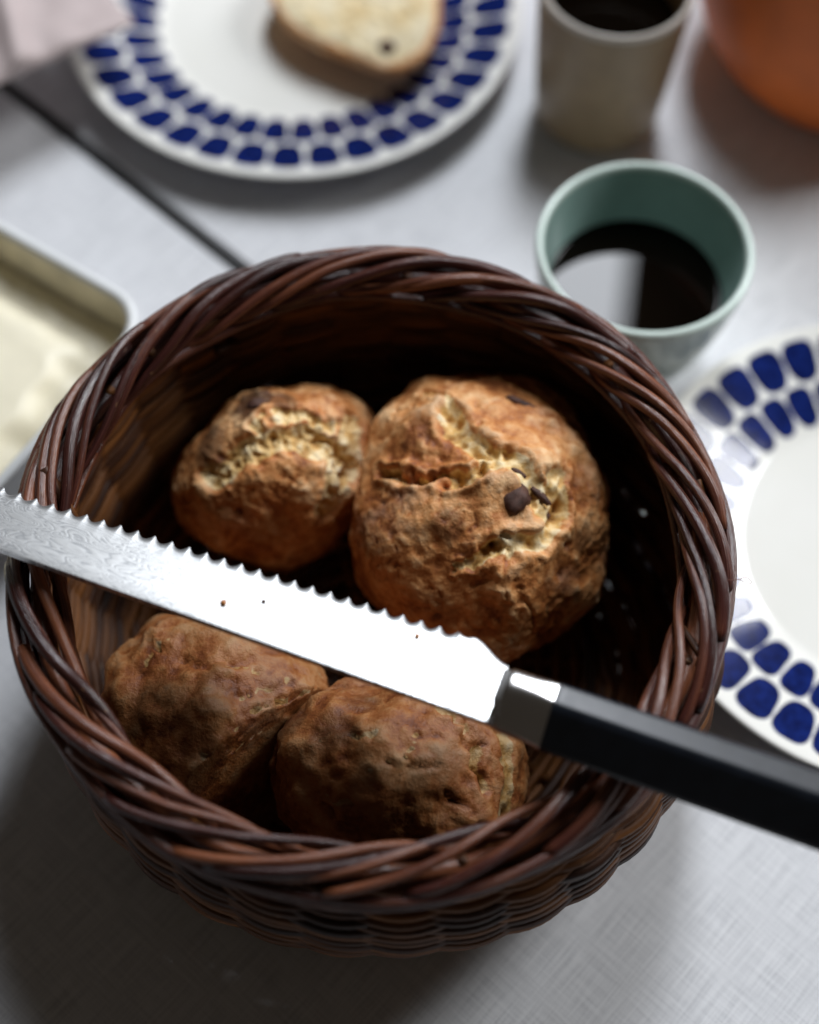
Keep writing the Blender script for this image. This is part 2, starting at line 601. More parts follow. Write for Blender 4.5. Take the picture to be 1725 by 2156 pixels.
# ------------------------------------------------------------------ butter tub
def rrect(cx, cy, ax, hx, hy, rad, n=8):
    ay = np.array([-ax[1], ax[0]])
    pts = []
    for sx, sy, a0 in ((1, 1, 0), (-1, 1, 90), (-1, -1, 180), (1, -1, 270)):
        for a in np.radians(np.linspace(a0, a0 + 90, n)):
            u = sx * (hx - rad) + rad * math.cos(a)
            v_ = sy * (hy - rad) + rad * math.sin(a)
            pts.append(np.array([cx, cy]) + ax * u + ay * v_)
    return np.array(pts)


def loft(rings, cap0=True, cap1=True):
    m = len(rings[0])
    V = np.vstack(rings)
    F = []
    for i in range(len(rings) - 1):
        for j in range(m):
            k = (j + 1) % m
            F.append((i * m + j, i * m + k, (i + 1) * m + k, (i + 1) * m + j))
    if cap0:
        F.append(tuple(range(m))[::-1])
    if cap1:
        F.append(tuple((len(rings) - 1) * m + j for j in range(m)))
    return V, F


TC = np.array([-0.1115, 0.3560])
tx = np.array([0.852, -0.523])
ty = np.array([-tx[1], tx[0]])
HX, HY = 0.055, 0.0800
tc = TC - tx * (HX - 0.003) - ty * (HY - 0.003)
tub = empty('butter_tub', (tc[0], tc[1], 0.0006))
tag(tub, 'white rectangular butter tub with rounded corners left of the basket', 'tub')


def ring(hx, hy, rad, z):
    p = rrect(tc[0], tc[1], tx, hx, hy, rad)
    return np.c_[p, np.full(len(p), z + 0.0006)]


V, F = loft([ring(HX - .006, HY - .006, .014, 0), ring(HX - .0045, HY - .0045, .016, .0015), ring(HX - .002, HY - .002, .018, .044), ring(HX, HY, .020, .0465),
             ring(HX + .0005, HY + .0005, .020, .0480), ring(HX, HY, .020, .0492), ring(HX - .002, HY - .002, .018, .0496), ring(HX - .0035, HY - .0035, .0165, .0490),
             ring(HX - .0042, HY - .0042, .016, .0470)], True, False)
put('tub_wall', V, F, M['tub'], tub)
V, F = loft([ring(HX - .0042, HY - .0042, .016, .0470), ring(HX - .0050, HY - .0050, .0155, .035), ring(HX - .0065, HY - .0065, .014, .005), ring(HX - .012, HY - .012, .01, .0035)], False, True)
put('inner_wall', V, F, M['tub_in'], tub)  # tub inside in a mottled cream, yellower than the outer wall

# butter: block with rounded, scraped surface
g = 90
uu, vv = np.meshgrid(np.linspace(-1, 1, g), np.linspace(-1, 1, g), indexing='ij')
bx, by = HX - 0.0066, HY - 0.0066
sup = (np.abs(uu) ** 5 + np.abs(vv) ** 5) ** (1 / 5)
fx, fy = uu * bx, vv * by
base = np.stack([fx.ravel() * 45, fy.ravel() * 45, 0 * fx.ravel()], -1)
hh = 0.035 + 0.0013 * fbm(base * 0.5 + 3.1, 2).reshape(g, g)
edge = sstep(0.60, 0.86, sup + 0.10 * perlin(base * 1.1 + 9).reshape(g, g))
hh = hh * (1 - edge) + (0.027 + 0.0015 * perlin(base * 2).reshape(g, g)) * edge
P2 = tc[None, None] + fx[..., None] * tx + fy[..., None] * ty
V = np.concatenate([P2, (hh + 0.0006)[..., None]], -1).reshape(-1, 3)
idx = np.arange(g * g).reshape(g, g)
F = np.stack([idx[:-1, :-1], idx[1:, :-1], idx[1:, 1:], idx[:-1, 1:]], -1).reshape(-1, 4)
bt = put('butter', V, F, M['butter'], origin=(tc[0], tc[1], 0.006))
tag(bt, 'pale yellow scraped butter inside the white tub', 'butter')

# ------------------------------------------------------------------ basket
BC = np.array([-0.0125, 0.2232])
basket = empty('basket', (BC[0], BC[1], 0.0006))
tag(basket, 'round dark brown woven willow basket with a braided rim, holding bread buns', 'basket')
N_ST = 34
RIM_R, RIM_Z = 0.1125, 0.1080
wall_z = np.array([0.0, 0.004, 0.02, 0.04, 0.06, 0.08, 0.095, 0.106])
wall_r = np.array([0.084, 0.091, 0.1055, 0.1165, 0.1205, 0.1190, 0.1150, 0.1115])
SH = np.array([0.004, -0.005])            # the belly leans a little towards the front


def wall(th, z, dr=0.0):
    r = np.interp(z, wall_z, wall_r) + dr
    s = np.sin(np.clip(z / 0.106, 0, 1) * math.pi)
    return np.stack([BC[0] + SH[0] * s + r * np.cos(th), BC[1] + SH[1] * s + r * np.sin(th), z + 0.0006 + 0 * th], -1)


# uprights
DST = 2 * math.pi / N_ST
for k in range(N_ST):
    zz = np.linspace(0.003, 0.108, 14)
    th = np.full_like(zz, k * DST) + 0.01 * np.sin(zz * 60 + k)
    V, F, uv = tube(wall(th, zz), 0.0019, 6)
    put('upright', V, F, M['weave'], basket, uv=uv)
# slanting weavers: each starts one upright further on and climbs round the wall
LAY = 52
_zt = np.linspace(0.0035, 0.105, 200)
_arc = np.r_[0, np.cumsum(np.hypot(np.diff(_zt), np.diff(np.interp(_zt, wall_z, wall_r))))]
_arc /= _arc[-1]
TH = LAY * DST
for k in range(N_ST):
    n = 320
    s = np.linspace(0, 1, n)
    th = -(k * DST + s * TH)
    zz = np.interp(s, _arc, _zt) + 0.0005 * np.sin(s * 23 + k * 1.7) + random.uniform(-.0003, .0003)
    zz = np.clip(zz, 0.0028, 0.1055)
    amp = 0.0014 + 0.0003 * np.sin(s * 9 + k)
    dr = amp * np.cos(math.pi * (s * TH) / DST) + 0.0005 * np.sin(s * 40 + k)
    rad = (0.00225 - 0.0002 * s) * random.uniform(0.93, 1.1)
    V, F, uv = tube(wall(th, zz, dr), rad, 6)
    put('weaver_rod', V, F, M['weave'], basket, uv=uv)
# base: close rings of thin rods over a few thick sticks
for k in range(5):
    a = math.pi / 5 * k
    d = np.array([math.cos(a), math.sin(a)])
    t_ = np.linspace(-0.084, 0.084, 8)
    P = np.c_[BC[0] + d[0] * t_, BC[1] + d[1] * t_, np.full(8, 0.0046 + 0.0003 * k)]
    V, F, uv = tube(P, 0.0022, 6)
    put('base_stick', V, F, M['weave'], basket, uv=uv)
for k in range(24):
    r = 0.008 + k * 0.0036
    th = np.linspace(0, 2 * math.pi, 72)
    P = np.stack([BC[0] + r * np.cos(th), BC[1] + r * np.sin(th), 0.0050 + 0.0018 * np.cos(10 * th + math.pi * k)], -1)
    V, F, uv = tube(P, 0.0019, 5, cap=False)
    put('base_weaver', V, F, M['weave'], basket, uv=uv)

# braided border: rods rise on the inside, cross the top and end under the outer edge
N_B = 38
for k in range(N_B):
    span = math.radians(random.uniform(42, 56))
    th0 = -(k + random.uniform(-.22, .22)) * 2 * math.pi / N_B
    m = 26
    s = np.linspace(0, 1, m)
    th = th0 - s * span
    ph = np.radians(np.interp(s, [0, .16, .5, .84, 1], [238, 192, 112, 46, 12]) + random.uniform(-8, 8))
    a, b = 0.0074 + random.uniform(-.0009, .0009), 0.0072 + random.uniform(-.0010, .0012)
    wv = 0.0006 * np.sin(s * random.uniform(5, 11) + random.uniform(0, 6))
    r = RIM_R + (a + wv) * np.cos(ph)
    z = RIM_Z + (b + wv) * np.sin(ph)
    P = np.stack([BC[0] + r * np.cos(th), BC[1] + r * np.sin(th), z + 0.0006], -1)
    thick = random.uniform(0.0016, 0.0025)
    rad = thick * np.interp(s, [0, .12, .5, .97, 1], [0.6, 0.8, 0.95, 1.05, 0.93])
    V, F, uv = tube(P, rad, 9)
    put('border_rod', V, F, M['border'], basket, uv=uv)
# long rods that run along under the braid, inside and outside
for k, (dr, dz, rr) in enumerate(((0.0, -0.002, 0.0032), (0.0086, 0.0012, 0.0019), (0.0088, -0.0028, 0.0020), (0.0078, -0.0062, 0.0021), (-0.0062, -0.0062, 0.0020), (0.0062, -0.0100, 0.0020))):
    for h in range(2):
        th = np.linspace(0, math.pi * 1.04, 70) + math.pi * h + k * 0.7
        r = RIM_R + dr + 0.0006 * np.sin(th * 9 + k)
        z = RIM_Z + dz + 0.0008 * np.sin(th * 7 + 2 * k + h)
        P = np.stack([BC[0] + r * np.cos(th), BC[1] + r * np.sin(th), z], -1)
        V, F, uv = tube(P, rr, 8)
        put('rim_core_rod', V, F, M['border'], basket, uv=uv)
# a few cut rod ends that stick out of the braid
for (x, y, z, dx, dy, dz, L, rr) in ((92, 985, .1155, 0.010, -0.014, -.012, .022, .0023), (425, 660, .108, .012, .004, -.008, .012, .0016),
                                     (455, 742, .088, .010, .010, -.004, .010, .0015), (1475, 1380, .1135, -.004, .012, -.006, .014, .0013),
                                     (1470, 1010, .1135, .004, -.013, -.006, .012, .0013), (110, 1205, .113, .006, -.014, -.006, .014, .0013)):
    p = pix(x, y, z)
    d = np.array([dx, dy, dz])
    d /= np.linalg.norm(d)
    V, F, uv = tube(np.array([p + d * L * q for q in np.linspace(0, 1, 5)]), rr, 8)
    put('cut_rod_end', V, F, M['weave'], basket, uv=uv)
# stray fibre
fp = [(1505, 1217), (1524, 1220), (1542, 1221), (1556, 1220), (1566, 1216), (1574, 1217), (1580, 1222), (1582, 1228), (1570, 1226), (1557, 1221)]
P = smooth_prof(np.array([pix(x, y, 0.114 + 0.0006 * math.sin(i)) for i, (x, y) in enumerate(fp)]), 5)
V, F, uv = tube(P, 0.00013, 5)
put('stray_fibre', V, F, M['fibre'], basket, uv=uv)


# ------------------------------------------------------------------ buns
def ico(sub):
    bm = bmesh.new()
    bmesh.ops.create_icosphere(bm, subdivisions=sub, radius=1.0)
    V = np.array([v.co[:] for v in bm.verts])
    F = np.array([[v.index for v in f.verts] for f in bm.faces], dtype=np.int32)
    bm.free()
    return V / np.linalg.norm(V, axis=1)[:, None], F


ICO = {}


def bun(px, py, z, hw, hh, rz, rot, label, cracks, spots, pits, lumps, seed, sub=7, mat='bread', planes=(), raisins=(), floor=0.0085, low=0.0042, rough=0.0009, crease=1.0):
    c = pix(px, py, z)
    dep = np.dot(c - CAM, FWD)
    rx, ry = hw * dep / F_PX, hh * dep / F_PX
    if sub not in ICO:
        ICO[sub] = ico(sub)
    D, F = ICO[sub]
    a = math.radians(rot)
    RZ = np.array([[math.cos(a), -math.sin(a), 0], [math.sin(a), math.cos(a), 0], [0, 0, 1]])

    def on_surf(x, y):
        d = ray(x, y)
        o = (CAM - c) @ RZ
        dd = d @ RZ
        q = np.array([rx, ry, rz])
        o, dd = o / q, dd / q
        A, B, C_ = dd @ dd, 2 * o @ dd, o @ o - 1
        disc = B * B - 4 * A * C_
        t = (-B - math.sqrt(max(disc, 0))) / (2 * A)
        return ((o + dd * t) * q) @ RZ.T + c

    q = np.array([rx, ry, rz])
    p = (D * q) @ RZ.T
    nrm = (D / q) @ RZ.T
    nrm /= np.linalg.norm(nrm, axis=1)[:, None]
    W0 = p + c
    sd = seed * 13.7
    warp = np.stack([perlin(W0 * 90 + sd + k * 31) for k in range(3)], -1) * 0.0032 + \
        np.stack([perlin(W0 * 330 + sd + k * 57) for k in range(3)], -1) * 0.0011
    Wq = W0 + warp
    lowf = fbm(W0 * 26 + sd, 2)
    mid = fbm(W0 * 75 + sd + 5, 3)
    bil = np.abs(perlin(W0 * 48 + sd + 11)) + 0.5 * np.abs(perlin(W0 * 100 + sd + 23))
    h = low * lowf + 0.0009 * mid + rough * (bil - 0.35)
    crm = sstep(0.05, 0.35, perlin(W0 * 40 + sd + 71))
    cre = (1 - sstep(0.0, 0.10, np.abs(perlin(Wq * 62 + sd + 41)))) * crm
    cre2 = (1 - sstep(0.0, 0.12, np.abs(perlin(Wq * 150 + sd + 47)))) * sstep(0.0, 0.3, perlin(W0 * 52 + sd + 83))
    bli = sstep(0.22, 0.55, perlin(W0 * 210 + sd + 61))
    fine = fbm(W0 * 170 + sd + 91, 3)
    h += -0.0011 * crease * cre - 0.0006 * cre2 + 0.0004 * bli + 0.00026 * fine
    tone = 0.5 + 0.15 * fine + 0.16 * mid - 0.32 * cre2 + 0.15 * bli
    pale = 0.45 * cre * sstep(0.0, 0.4, perlin(W0 * 30 + sd + 15))
    burn = np.zeros(len(p))
    for pts, wid, depth in cracks:
        Q = np.array([on_surf(x, y) for x, y in pts])
        d = np.full(len(p), 9.0)
        for A_, B_ in zip(Q[:-1], Q[1:]):
            ab = B_ - A_
            t = np.clip(((Wq - A_) @ ab) / (ab @ ab), 0, 1)
            d = np.minimum(d, np.linalg.norm(Wq - (A_ + t[:, None] * ab), axis=1))
        w_ = 1 - sstep(wid * 0.45, wid * 1.05, d)
        lip = np.exp(-((d - wid * 1.25) / (wid * 0.5)) ** 2)
        torn = fbm(W0 * 300 + sd, 3)
        hole = sstep(0.15, 0.5, perlin(W0 * 230 + sd + 29))
        h += -depth * w_ + depth * 0.42 * lip + w_ * (0.0012 * torn - 0.0009 * hole)
        tone = tone + w_ * (0.22 * torn - 0.28 * hole)
        pale = np.maximum(pale, w_)
        burn = np.maximum(burn, 0.30 * lip)
    for x, y, rad, amt in spots:           # darker baked patches
        Q = on_surf(x, y)
        d = np.linalg.norm(Wq - Q, axis=1)
        burn = np.maximum(burn, amt * (1 - sstep(rad * 0.5, rad * 1.2, d)))
    for x, y, rad, dep_ in pits:
        Q = on_surf(x, y)
        d = np.linalg.norm(W0 + warp * 0.35 - Q, axis=1)
        w_ = 1 - sstep(rad * 0.55, rad, d)
        h -= dep_ * w_
        burn = np.maximum(burn, 0.35 * w_)
        pale = np.maximum(pale - w_, 0)
    for x, y, rad, up in lumps:
        Q = on_surf(x, y)
        d = np.linalg.norm(Wq - Q, axis=1)
        h += up * np.exp(-(d / rad) ** 2)
    h += 0.00035 * fbm(W0 * 520 + sd, 2)
    p = p + nrm * h[:, None] + c
    for pt, nn in planes:                  # buns pressed against each other
        nn = np.asarray(nn, float)
        nn /= np.linalg.norm(nn)
        k = (p - np.asarray(pt)) @ nn
        p -= nn * np.maximum(0, k)[:, None] * 0.94
    p[:, 2] = np.where(p[:, 2] < floor + 0.006, floor + 0.006 - (1 - np.exp(-(floor + 0.006 - p[:, 2]) / 0.006)) * 0.006, p[:, 2])
    zz_ = np.clip(p[:, 2], 0, 0.106)       # rest against the inside of the basket wall
    sw = np.sin(zz_ / 0.106 * math.pi)
    ax_ = np.stack([BC[0] + SH[0] * sw, BC[1] + SH[1] * sw], -1)
    rv = p[:, :2] - ax_
    rl = np.linalg.norm(rv, axis=1)
    p[:, :2] = ax_ + rv * np.minimum(1.0, (np.interp(zz_, wall_z, wall_r) - 0.0050) / np.maximum(rl, 1e-6))[:, None]
    root = empty('bread_bun', (c[0], c[1], floor))
    tag(root, label, 'bread bun', 'bread buns in the basket')
    put('crust', p, F, M[mat], root, attr={'pale': pale, 'burn': burn, 'lump': np.clip(tone + h * 45, 0, 1)})
    for x, y, r1, r2, ang, sink in raisins:
        s = on_surf(x, y)
        s = p[np.argmin(np.linalg.norm(W0 - s, axis=1))]
        nn = (s - c) / q
        nn /= np.linalg.norm(nn)
        d, _ = ico(3) if 3 not in ICO else ICO[3]
        ICO.setdefault(3, (d, _))
        a1 = math.radians(ang)
        e1 = RGT * math.cos(a1) + UPV * math.sin(a1)
        e1 = e1 - nn * (e1 @ nn)
        e1 /= np.linalg.norm(e1)
        e2 = np.cross(nn, e1)
        wr = 1 + 0.14 * fbm(d * 2.2 + x, 3) - 0.25 * np.abs(perlin(d * 3.6 + y))
        vv_ = (d * wr[:, None]) * [r1, r2, min(r1, r2)]
        P_ = s - nn * sink + vv_[:, :1] * e1 + vv_[:, 1:2] * e2 + vv_[:, 2:] * nn
        put('raisin', P_, _, M['raisin'], root)
    return root


def mid_plane(a, b, f=0.5):
    a, b = np.asarray(a), np.asarray(b)
    return (a + (b - a) * f, b - a)


PS = pix(612, 1560, .055)
PN = np.array([0.68, -0.72, 0.18])
cBig, cBL, cFL, cFR = pix(1010, 1085, .056), pix(590, 1005, .045), pix(455, 1540, .045), pix(845, 1620, .05)
bun(1008, 1082, .056, 282, 322, .045, 0, 'large golden round bun with a pale torn crack and raisins, back right in the basket',
    cracks=[([(805, 985), (850, 1000), (905, 1010), (960, 1003), (1012, 985)], 0.0032, .0045),
            ([(950, 880), (985, 925), (1030, 965), (1090, 985), (1130, 1040), (1160, 1085)], 0.0062, .0030),
            ([(1165, 1000), (1175, 1070), (1150, 1130), (1090, 1150), (1045, 1160)], 0.0050, .0030),
            ([(1045, 1150), (1050, 1195), (1064, 1250)], .0017, .0026),
            ([(1045, 1155), (1000, 1185), (960, 1200)], .0020, .0024),
            ([(950, 880), (925, 845), (900, 830)], .0030, .0020)],
    spots=[(875, 920, .009, .5), (960, 900, .006, .25), (940, 1110, .009, .65), (1075, 1050, .006, .5), (1200, 1250, .010, .5), (800, 1120, .012, .55),
           (900, 1290, .016, .45), (1050, 1330, .016, .45), (1230, 1120, .007, .6), (1060, 790, .010, .4)],
    pits=[(858, 1000, .0034, .0022), (835, 995, .002, .0018), (905, 1000, .002, .0015), (1160, 910, .0032, .0014), (845, 875, .0015, .0012), (870, 865, .0012, .001),
          (960, 840, .0016, .0012), (1000, 850, .0015, .0012), (1200, 1150, .0024, .0018), (1190, 1215, .0020, .0016), (1130, 1180, .0016, .0012), (1010, 890, .0015, .0015)],
    lumps=[(905, 1060, .010, .0024), (1000, 1040, .012, .0026), (930, 1110, .0065, .0022), (870, 900, .010, .0026), (1210, 930, .012, .003), (830, 1160, .014, .002),
           (1110, 1220, .011, .0022), (1000, 1230, .011, .0020)],
    seed=1, sub=7, planes=[mid_plane(cBig, cBL, .52), mid_plane(cBig, cFR, .55)],
    raisins=[(1083, 1056, .0066, .0056, 60, .0036), (1137, 1043, .0052, .0016, -38, .0006), (1110, 850, .0085, .0017, -38, .0010), (1090, 1000, .0034, .0012, -30, .0003),
             (1165, 1085, .0022, .0016, 10, .0004)])
bun(590, 1005, .045, 226, 176, .041, 27, 'golden bun with a pale split top, back left in the basket',
    cracks=[([(455, 1000), (520, 955), (575, 925), (640, 925), (700, 950), (735, 990)], .0068, .0030),
            ([(740, 905), (745, 960), (700, 1010), (690, 1050)], .0075, .0026), ([(700, 900), (600, 880), (540, 900)], .0030, .0018)],
    spots=[(540, 855, .010, .95), (600, 850, .008, .7), (450, 935, .010, .7), (640, 960, .006, .5), (480, 1060, .012, .5), (560, 1120, .014, .5), (690, 850, .012, .3)],
    pits=[(545, 865, .0025, .002), (500, 1070, .0018, .0015)],
    lumps=[(470, 1090, .004, .0018), (505, 1100, .004, .0018), (700, 860, .012, .0025), (580, 1000, .010, .002)],
    seed=2, sub=7, planes=[mid_plane(cBL, cBig, .46)], raisins=[(543, 858, .0042, .0030, 20, .0006)])
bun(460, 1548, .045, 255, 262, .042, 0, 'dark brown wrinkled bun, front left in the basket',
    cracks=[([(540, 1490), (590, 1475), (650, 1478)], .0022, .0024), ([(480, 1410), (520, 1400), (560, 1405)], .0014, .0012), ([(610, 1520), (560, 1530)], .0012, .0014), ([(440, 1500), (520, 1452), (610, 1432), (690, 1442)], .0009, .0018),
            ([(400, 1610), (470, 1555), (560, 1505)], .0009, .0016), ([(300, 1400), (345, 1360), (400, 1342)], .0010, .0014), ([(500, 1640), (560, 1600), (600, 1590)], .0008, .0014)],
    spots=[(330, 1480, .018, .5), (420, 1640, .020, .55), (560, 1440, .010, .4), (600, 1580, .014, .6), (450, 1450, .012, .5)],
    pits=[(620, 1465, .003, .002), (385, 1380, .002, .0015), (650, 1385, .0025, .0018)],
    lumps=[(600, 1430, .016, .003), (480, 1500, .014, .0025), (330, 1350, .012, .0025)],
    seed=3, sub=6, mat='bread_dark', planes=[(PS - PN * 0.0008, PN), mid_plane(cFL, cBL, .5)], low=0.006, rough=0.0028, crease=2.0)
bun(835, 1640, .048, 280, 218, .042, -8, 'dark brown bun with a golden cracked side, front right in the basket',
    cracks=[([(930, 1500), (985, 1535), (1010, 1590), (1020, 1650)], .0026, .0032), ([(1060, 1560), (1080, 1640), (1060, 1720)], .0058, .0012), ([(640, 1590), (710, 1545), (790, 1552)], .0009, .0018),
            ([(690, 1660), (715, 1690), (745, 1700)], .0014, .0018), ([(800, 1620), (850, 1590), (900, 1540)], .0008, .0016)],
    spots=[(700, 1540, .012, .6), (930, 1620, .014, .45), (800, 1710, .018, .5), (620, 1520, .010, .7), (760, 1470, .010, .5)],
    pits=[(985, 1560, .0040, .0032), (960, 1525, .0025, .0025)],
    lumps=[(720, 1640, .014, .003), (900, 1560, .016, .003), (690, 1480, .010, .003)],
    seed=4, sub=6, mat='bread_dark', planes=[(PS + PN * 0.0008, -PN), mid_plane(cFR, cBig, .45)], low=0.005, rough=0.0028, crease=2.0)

# ------------------------------------------------------------------ bread half on the far plate
oc = pix(760, -5, 0.031)
outl = [(566, -25), (586, 18), (640, 64), (700, 90), (760, 114), (812, 138), (850, 134), (896, 104), (918, 62), (925, 0), (915, -70), (870, -140), (780, -175), (680, -160), (600, -100)]
opts = np.array([pix(x, y, 0.031)[:2] for x, y in outl])
oa = np.arctan2(opts[:, 1] - oc[1], opts[:, 0] - oc[0])
orad = np.hypot(opts[:, 0] - oc[0], opts[:, 1] - oc[1])
o_ = np.argsort(oa)
oa, orad = oa[o_], orad[o_]
oa = np.r_[oa[-3:] - 2 * math.pi, oa, oa[:3] + 2 * math.pi]
orad = np.r_[orad[-3:], orad, orad[:3]]
NA, NRR = 120, 26
ang = np.linspace(-math.pi, math.pi, NA, endpoint=False)
R_ = np.interp(ang, oa, orad)
for _ in range(3):
    R_ = (np.roll(R_, 1) + 2 * R_ + np.roll(R_, -1)) / 4
rings = []
for s in np.linspace(0.01, 0.93, NRR):            # cut face, tilted a little
    rr = R_ * s
    x_, y_ = oc[0] + rr * np.cos(ang), oc[1] + rr * np.sin(ang)
    P_ = np.stack([x_, y_, 0 * x_], -1)
    z_ = 0.0310 + 0.0016 * fbm(P_ * 120 + 4, 4) + 0.0006 * fbm(P_ * 420, 2) - 0.0035 * s ** 8
    d1 = np.hypot(x_ - pix(812, 97, .031)[0], y_ - pix(812, 97, .031)[1])
    z_ -= 0.004 * np.exp(-(d1 / 0.0036) ** 2)
    rings.append(np.stack([x_, y_, z_], -1))
nface = len(rings)
rings.append(np.stack([oc[0] + R_ * 0.99 * np.cos(ang), oc[1] + R_ * 0.99 * np.sin(ang), np.full(NA, 0.0285)], -1))
for s in np.linspace(0, 1, 16)[1:]:            # rounded crust below
    k = max(0.0, math.cos(s * math.pi / 2)) ** 1.1
    rr = R_ * (0.34 + 0.675 * k if s < 1 else 0.30)
    x_, y_ = oc[0] + rr * np.cos(ang), oc[1] + rr * np.sin(ang)
    z_ = 0.0285 - 0.0185 * math.sin(s * math.pi / 2)
    P_ = np.stack([x_, y_, np.full(NA, z_)], -1)
    P_[:, 2] += 0.0012 * fbm(P_ * 90, 3) * (1 - s)
    rings.append(P_)
half = empty('bread_half', (oc[0], oc[1], 0.0085))
tag(half, 'cut half of a bun with pale crumb and raisin, lying on the far plate', 'bread half')


def mat_crumb():
    t = NT('bread_crumb')
    v = t.coords('Object')
    n1, n2 = t.noise(55, 4, 0.6, v), t.noise(250, 3, 0.6, v)
    c = t.ramp(t.math('ADD', t.math('MULTIPLY', n1, 0.7), t.math('MULTIPLY', n2, 0.3)), [(0.32, (0.58, 0.40, 0.17)), (0.46, (0.80, 0.66, 0.40)), (0.66, (0.86, 0.79, 0.60))])
    t.set(Base_Color=c, Roughness=0.75, Specular_IOR_Level=0.2)
    t.bump(n2, 0.6, 0.001)
    return t.m


M['crumb'] = mat_crumb()
V, F = loft(rings[:nface], True, False)
F = [tuple(reversed(f)) for f in F]
put('cut_face', V, F, M['crumb'], half)
V, F = loft(rings[nface - 1:], False, True)
F = [tuple(reversed(f)) for f in F]
cr = put('crust', V, F, M['bread'], half, attr={'pale': np.zeros(len(V)), 'burn': np.full(len(V), .0), 'lump': np.full(len(V), .72)})
d, f3 = ICO[3]
rp_ = pix(814, 98, .0300)
put('raisin', rp_ + d * (1 + 0.2 * fbm(d * 3, 3))[:, None] * [0.0042, 0.0036, 0.0022], f3, M['raisin'], half)

# ------------------------------------------------------------------ bread knife
K0, K1 = pix(1015, 1520, 0.1300), pix(0, 1160, 0.1235)       # heel end and left end of the spine
sdir = (K0 - K1) / np.linalg.norm(K0 - K1)
vw = CAM - K0
vw = vw / np.linalg.norm(vw)
nf = vw - sdir * (vw @ sdir)
nf /= np.linalg.norm(nf)
uf = np.cross(nf, sdir)                   # towards the teeth, facing the camera squarely
TILT = math.radians(29)
ndir = nf * math.cos(TILT) + uf * math.sin(TILT)
udir = uf * math.cos(TILT) - nf * math.sin(TILT)
kroot = empty('bread_knife', K0)
tag(kroot, 'bread knife with serrated damascus blade and black handle lying across the basket', 'knife')


def kp(s, u, n):
    s, u, n = np.broadcast_arrays(s, u, n)
    return K0 + s[..., None] * sdir + u[..., None] * udir + n[..., None] * ndir


FS = 1 / math.cos(TILT)
PITCHT = 0.0062
S_T = -0.0175                              # last tooth tip
S_TIP = -0.228
cols = []
ss = list(np.arange(S_TIP, S_T, PITCHT / 16)) + list(np.linspace(S_T, 0.0012, 40))
ss = np.array(ss)
full = np.interp(ss, [-0.17, S_T], [0.0206, 0.0243]) * FS
t_ = ((S_T - ss) / PITCHT) % 1.0
u_edge = full - 0.0024 * np.sin(math.pi * t_) ** 0.9
hs = np.clip((ss - S_T) / (0.0012 - S_T), 0, 1)
heel = 0.0243 * FS - 0.0010 * np.sin(np.clip(hs / .28, 0, 1) * math.pi) + 0.0 * hs
drop = sstep(0.26, 1.0, hs)
heel = heel - drop * (0.0243 - 0.0190) * FS
u_edge = np.where(ss > S_T, heel, u_edge)
tipf = sstep(S_TIP, S_TIP + 0.03, ss)
u_edge = u_edge * (0.35 + 0.65 * tipf)
rows = np.array([0, 0.02, 0.25, 0.5, 0.7, 0.85, 0.93, 1.0])
thk = np.array([0.00085, 0.00100, 0.00095, 0.00085, 0.0007, 0.00045, 0.0003, 0.00008])
nC, nR = len(ss), len(rows)
# the ground bevel follows the full height line, so that scallops read as ground hollows
body_u = np.where(ss > S_T, u_edge, (full - 0.0029) * (0.35 + 0.65 * tipf))
rows = np.array([0, 0.03, 0.25, 0.5, 0.75, 0.93, 0.97, 1.0])
thk = np.array([0.00125, 0.00135, 0.00110, 0.00094, 0.00090, 0.00086, 0.00060, 0.00010])
U = np.stack([r * body_u for r in rows[:-2]] + [0.55 * body_u * 0.97 + 0.45 * u_edge * 0.985, u_edge], 1)
top = kp(ss[:, None] + 0 * U, U, np.broadcast_to(thk, U.shape))
bot = kp(ss[:, None] + 0 * U, U, -np.broadcast_to(thk, U.shape))
V = np.vstack([top.reshape(-1, 3), bot.reshape(-1, 3)])
uvk = np.stack([np.tile(np.repeat(ss, nR), 2) + 0.3, np.tile(U.ravel(), 2)], -1)
F = []
off = nC * nR
for i in range(nC - 1):
    for j in range(nR - 1):
        q_ = (i * nR + j, (i + 1) * nR + j, (i + 1) * nR + j + 1, i * nR + j + 1)
        F.append(q_)
        F.append(tuple(off + x for x in q_[::-1]))
    F.append((off + i * nR, off + (i + 1) * nR, (i + 1) * nR, i * nR))
    F.append((i * nR + nR - 1, (i + 1) * nR + nR - 1, off + (i + 1) * nR + nR - 1, off + i * nR + nR - 1))
for e in (0, nC - 1):
    lp = [e * nR + j for j in range(nR)] + [off + e * nR + j for j in reversed(range(nR))]
    F.append(tuple(lp if e == 0 else lp[::-1]))
M['blade'] = mat_blade(K0, sdir, udir)
bl = put('blade', V, F, M['blade'], kroot, uv=uvk)
bl.data.polygons.foreach_set('use_smooth', [True] * len(bl.data.polygons))
bl.data.set_sharp_from_angle(angle=math.radians(25))


def chaikin(P, it=2, k=0.22):
    P = np.asarray(P, float)
    for _ in range(it):
        Q = np.roll(P, -1, 0)
        P = np.stack([P * (1 - k) + Q * k, P * k + Q * (1 - k)], 1).reshape(-1, 2)
    return P


# D-shaped cross-section with a ridge (u, n) in m
sec = np.array([(0.0190, 0.0079), (0.0092, 0.0084), (-0.0008, -0.0066), (0.0040, -0.0098), (0.0150, -0.0095), (0.0196, -0.0050), (0.0204, 0.0010)])
sec = sec.mean(0) + (sec - sec.mean(0)) * [0.92, 0.90]
hsec = chaikin(sec, 2, 0.07)
cen = hsec.mean(0)


rsec = chaikin(chaikin(sec, 1, 0.20), 2, 0.25)
hsec = chaikin(sec, 3, 0.11)
assert len(rsec) == len(hsec)


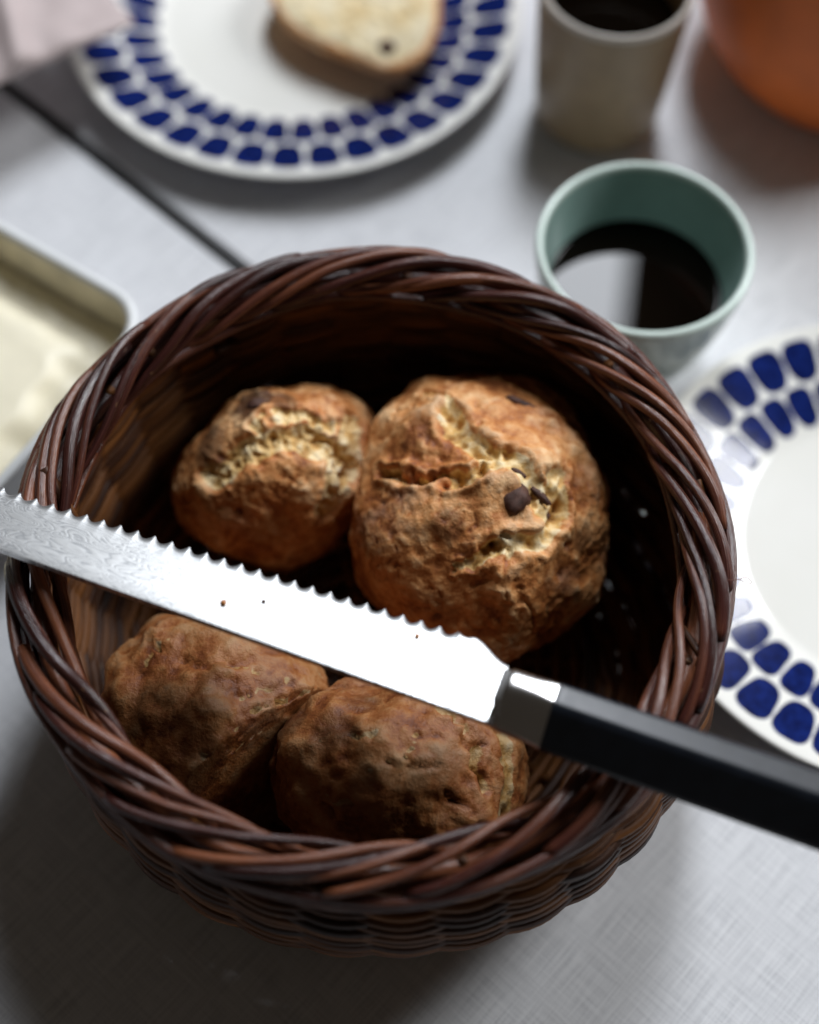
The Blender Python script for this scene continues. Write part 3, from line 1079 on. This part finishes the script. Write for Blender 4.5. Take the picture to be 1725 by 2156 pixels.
def sect(s, k=1.0, kn=1.0, sh=0.0, base=None):
    P = cen + ((hsec if base is None else base) - cen) * [k, kn]
    return kp(np.full(len(P), s), P[:, 0] + sh, P[:, 1])


def blade_sect(s, u0, u1, hn):
    P = hsec.copy()
    lo, hi = P.min(0), P.max(0)
    P = (P - lo) / (hi - lo)
    return kp(np.full(len(P), s) + 0.0 * P[:, 0], u0 + P[:, 0] * (u1 - u0), (P[:, 1] * 2 - 1) * hn)


rings = [blade_sect(0.0004, 0.0008, 0.0200, 0.0011), blade_sect(0.0013, 0.0004, 0.0204, 0.0024), sect(0.0030, 0.93, 0.91, base=rsec), sect(0.0039, 0.965, 0.955, base=rsec), sect(0.0047, 0.975, 0.965, base=rsec),
         sect(0.0115, 0.985, 0.985, base=rsec), sect(0.0185, 0.99, 0.99, base=hsec)]
V, F = loft(rings)
o = put('bolster', V, F, M['chrome'], kroot)
o.data.set_sharp_from_angle(angle=math.radians(22))
rings = [sect(0.01855, 0.985, 0.985), sect(0.0190, 1.0, 1.0)] + [sect(s, 1.0 + 0.05 * ((s - .025) / .12), 1.0 + 0.08 * ((s - .025) / .12)) for s in np.linspace(0.0215, 0.145, 16)] + [sect(0.1475, 1.0, 1.0), sect(0.1480, 0.9, 0.9)]
V, F = loft(rings)
o = put('handle', V, F, M['handle'], kroot)
o.data.set_sharp_from_angle(angle=math.radians(35))

# crumbs lying on the blade
for (s_, u_, r_, lab) in ((-0.0905, 0.0085, 0.0009, 'reddish crumb lying on the middle of the blade'), (-0.0790, 0.0140, 0.0006, 'thin dark crumb near the teeth of the blade'),
                          (-0.0290, 0.0205, 0.0008, 'golden crumb on the blade near its last teeth')):
    c_ = kp(np.array(s_), np.array(u_), np.array(0.0008 + r_ * 0.8))
    P_ = c_ + d * (1 + 0.5 * fbm(d * 2.3 + s_ * 900, 2))[:, None] * r_
    o = put('bread_crumb', P_, f3, M['raisin'] if 'dark' in lab else M['bread'], origin=c_,
            attr={'pale': np.full(len(P_), .2), 'burn': np.full(len(P_), .2), 'lump': np.full(len(P_), .5)})
    tag(o, lab, 'crumb', 'crumbs on the blade')

# ------------------------------------------------------------------ paper packet over the edge of the far plate
e0, e1 = pix(-40, 186, 0.050), pix(283, 43, 0.044)
ed = (e1 - e0) / np.linalg.norm(e1 - e0)
en = np.cross([0, 0, 1.0], ed)
en /= np.linalg.norm(en)
LX, LY = 0.155, 0.12
g1, g2 = 70, 60
a_, b_ = np.meshgrid(np.linspace(0, 1, g1), np.linspace(0, 1, g2), indexing='ij')
base = e1 - ed * LX
X = base + a_[..., None] * ed * LX + b_[..., None] * en * LY
nz = fbm(np.stack([a_.ravel() * 3.2, b_.ravel() * 2.6, 0 * a_.ravel()], -1) + 2.2, 3).reshape(g1, g2)
fold = np.abs(a_ - 0.62 - 0.28 * b_)
pil = (np.sin(np.pi * np.clip(a_, 0, 1)) ** 0.4) * (np.sin(np.pi * np.clip(b_, 0, 1)) ** 0.45)
zt = 0.004 * nz + 0.007 * np.exp(-(fold / 0.045) ** 2) + 0.006 * pil
topv = X.copy()
topv[..., 2] += zt
botv = X.copy()
botv[..., 2] -= 0.0025 + 0.010 * pil * (1 - 0.6 * a_)
V = np.vstack([topv.reshape(-1, 3), botv.reshape(-1, 3)])
ix = np.arange(g1 * g2).reshape(g1, g2)
F1 = np.stack([ix[:-1, :-1], ix[1:, :-1], ix[1:, 1:], ix[:-1, 1:]], -1).reshape(-1, 4)
F2 = F1[:, ::-1] + g1 * g2
loop = np.r_[ix[:, 0], ix[-1, 1:], ix[-2::-1, -1], ix[0, -2:0:-1]]
nx = np.roll(loop, -1)
F3 = np.stack([loop, loop + g1 * g2, nx + g1 * g2, nx], -1)
pk = put('paper_packet', V, np.vstack([F1, F2, F3]), M['paper'], origin=base)
tag(pk, 'pale pink creased paper packet lying over the edge of the far plate', 'packet')
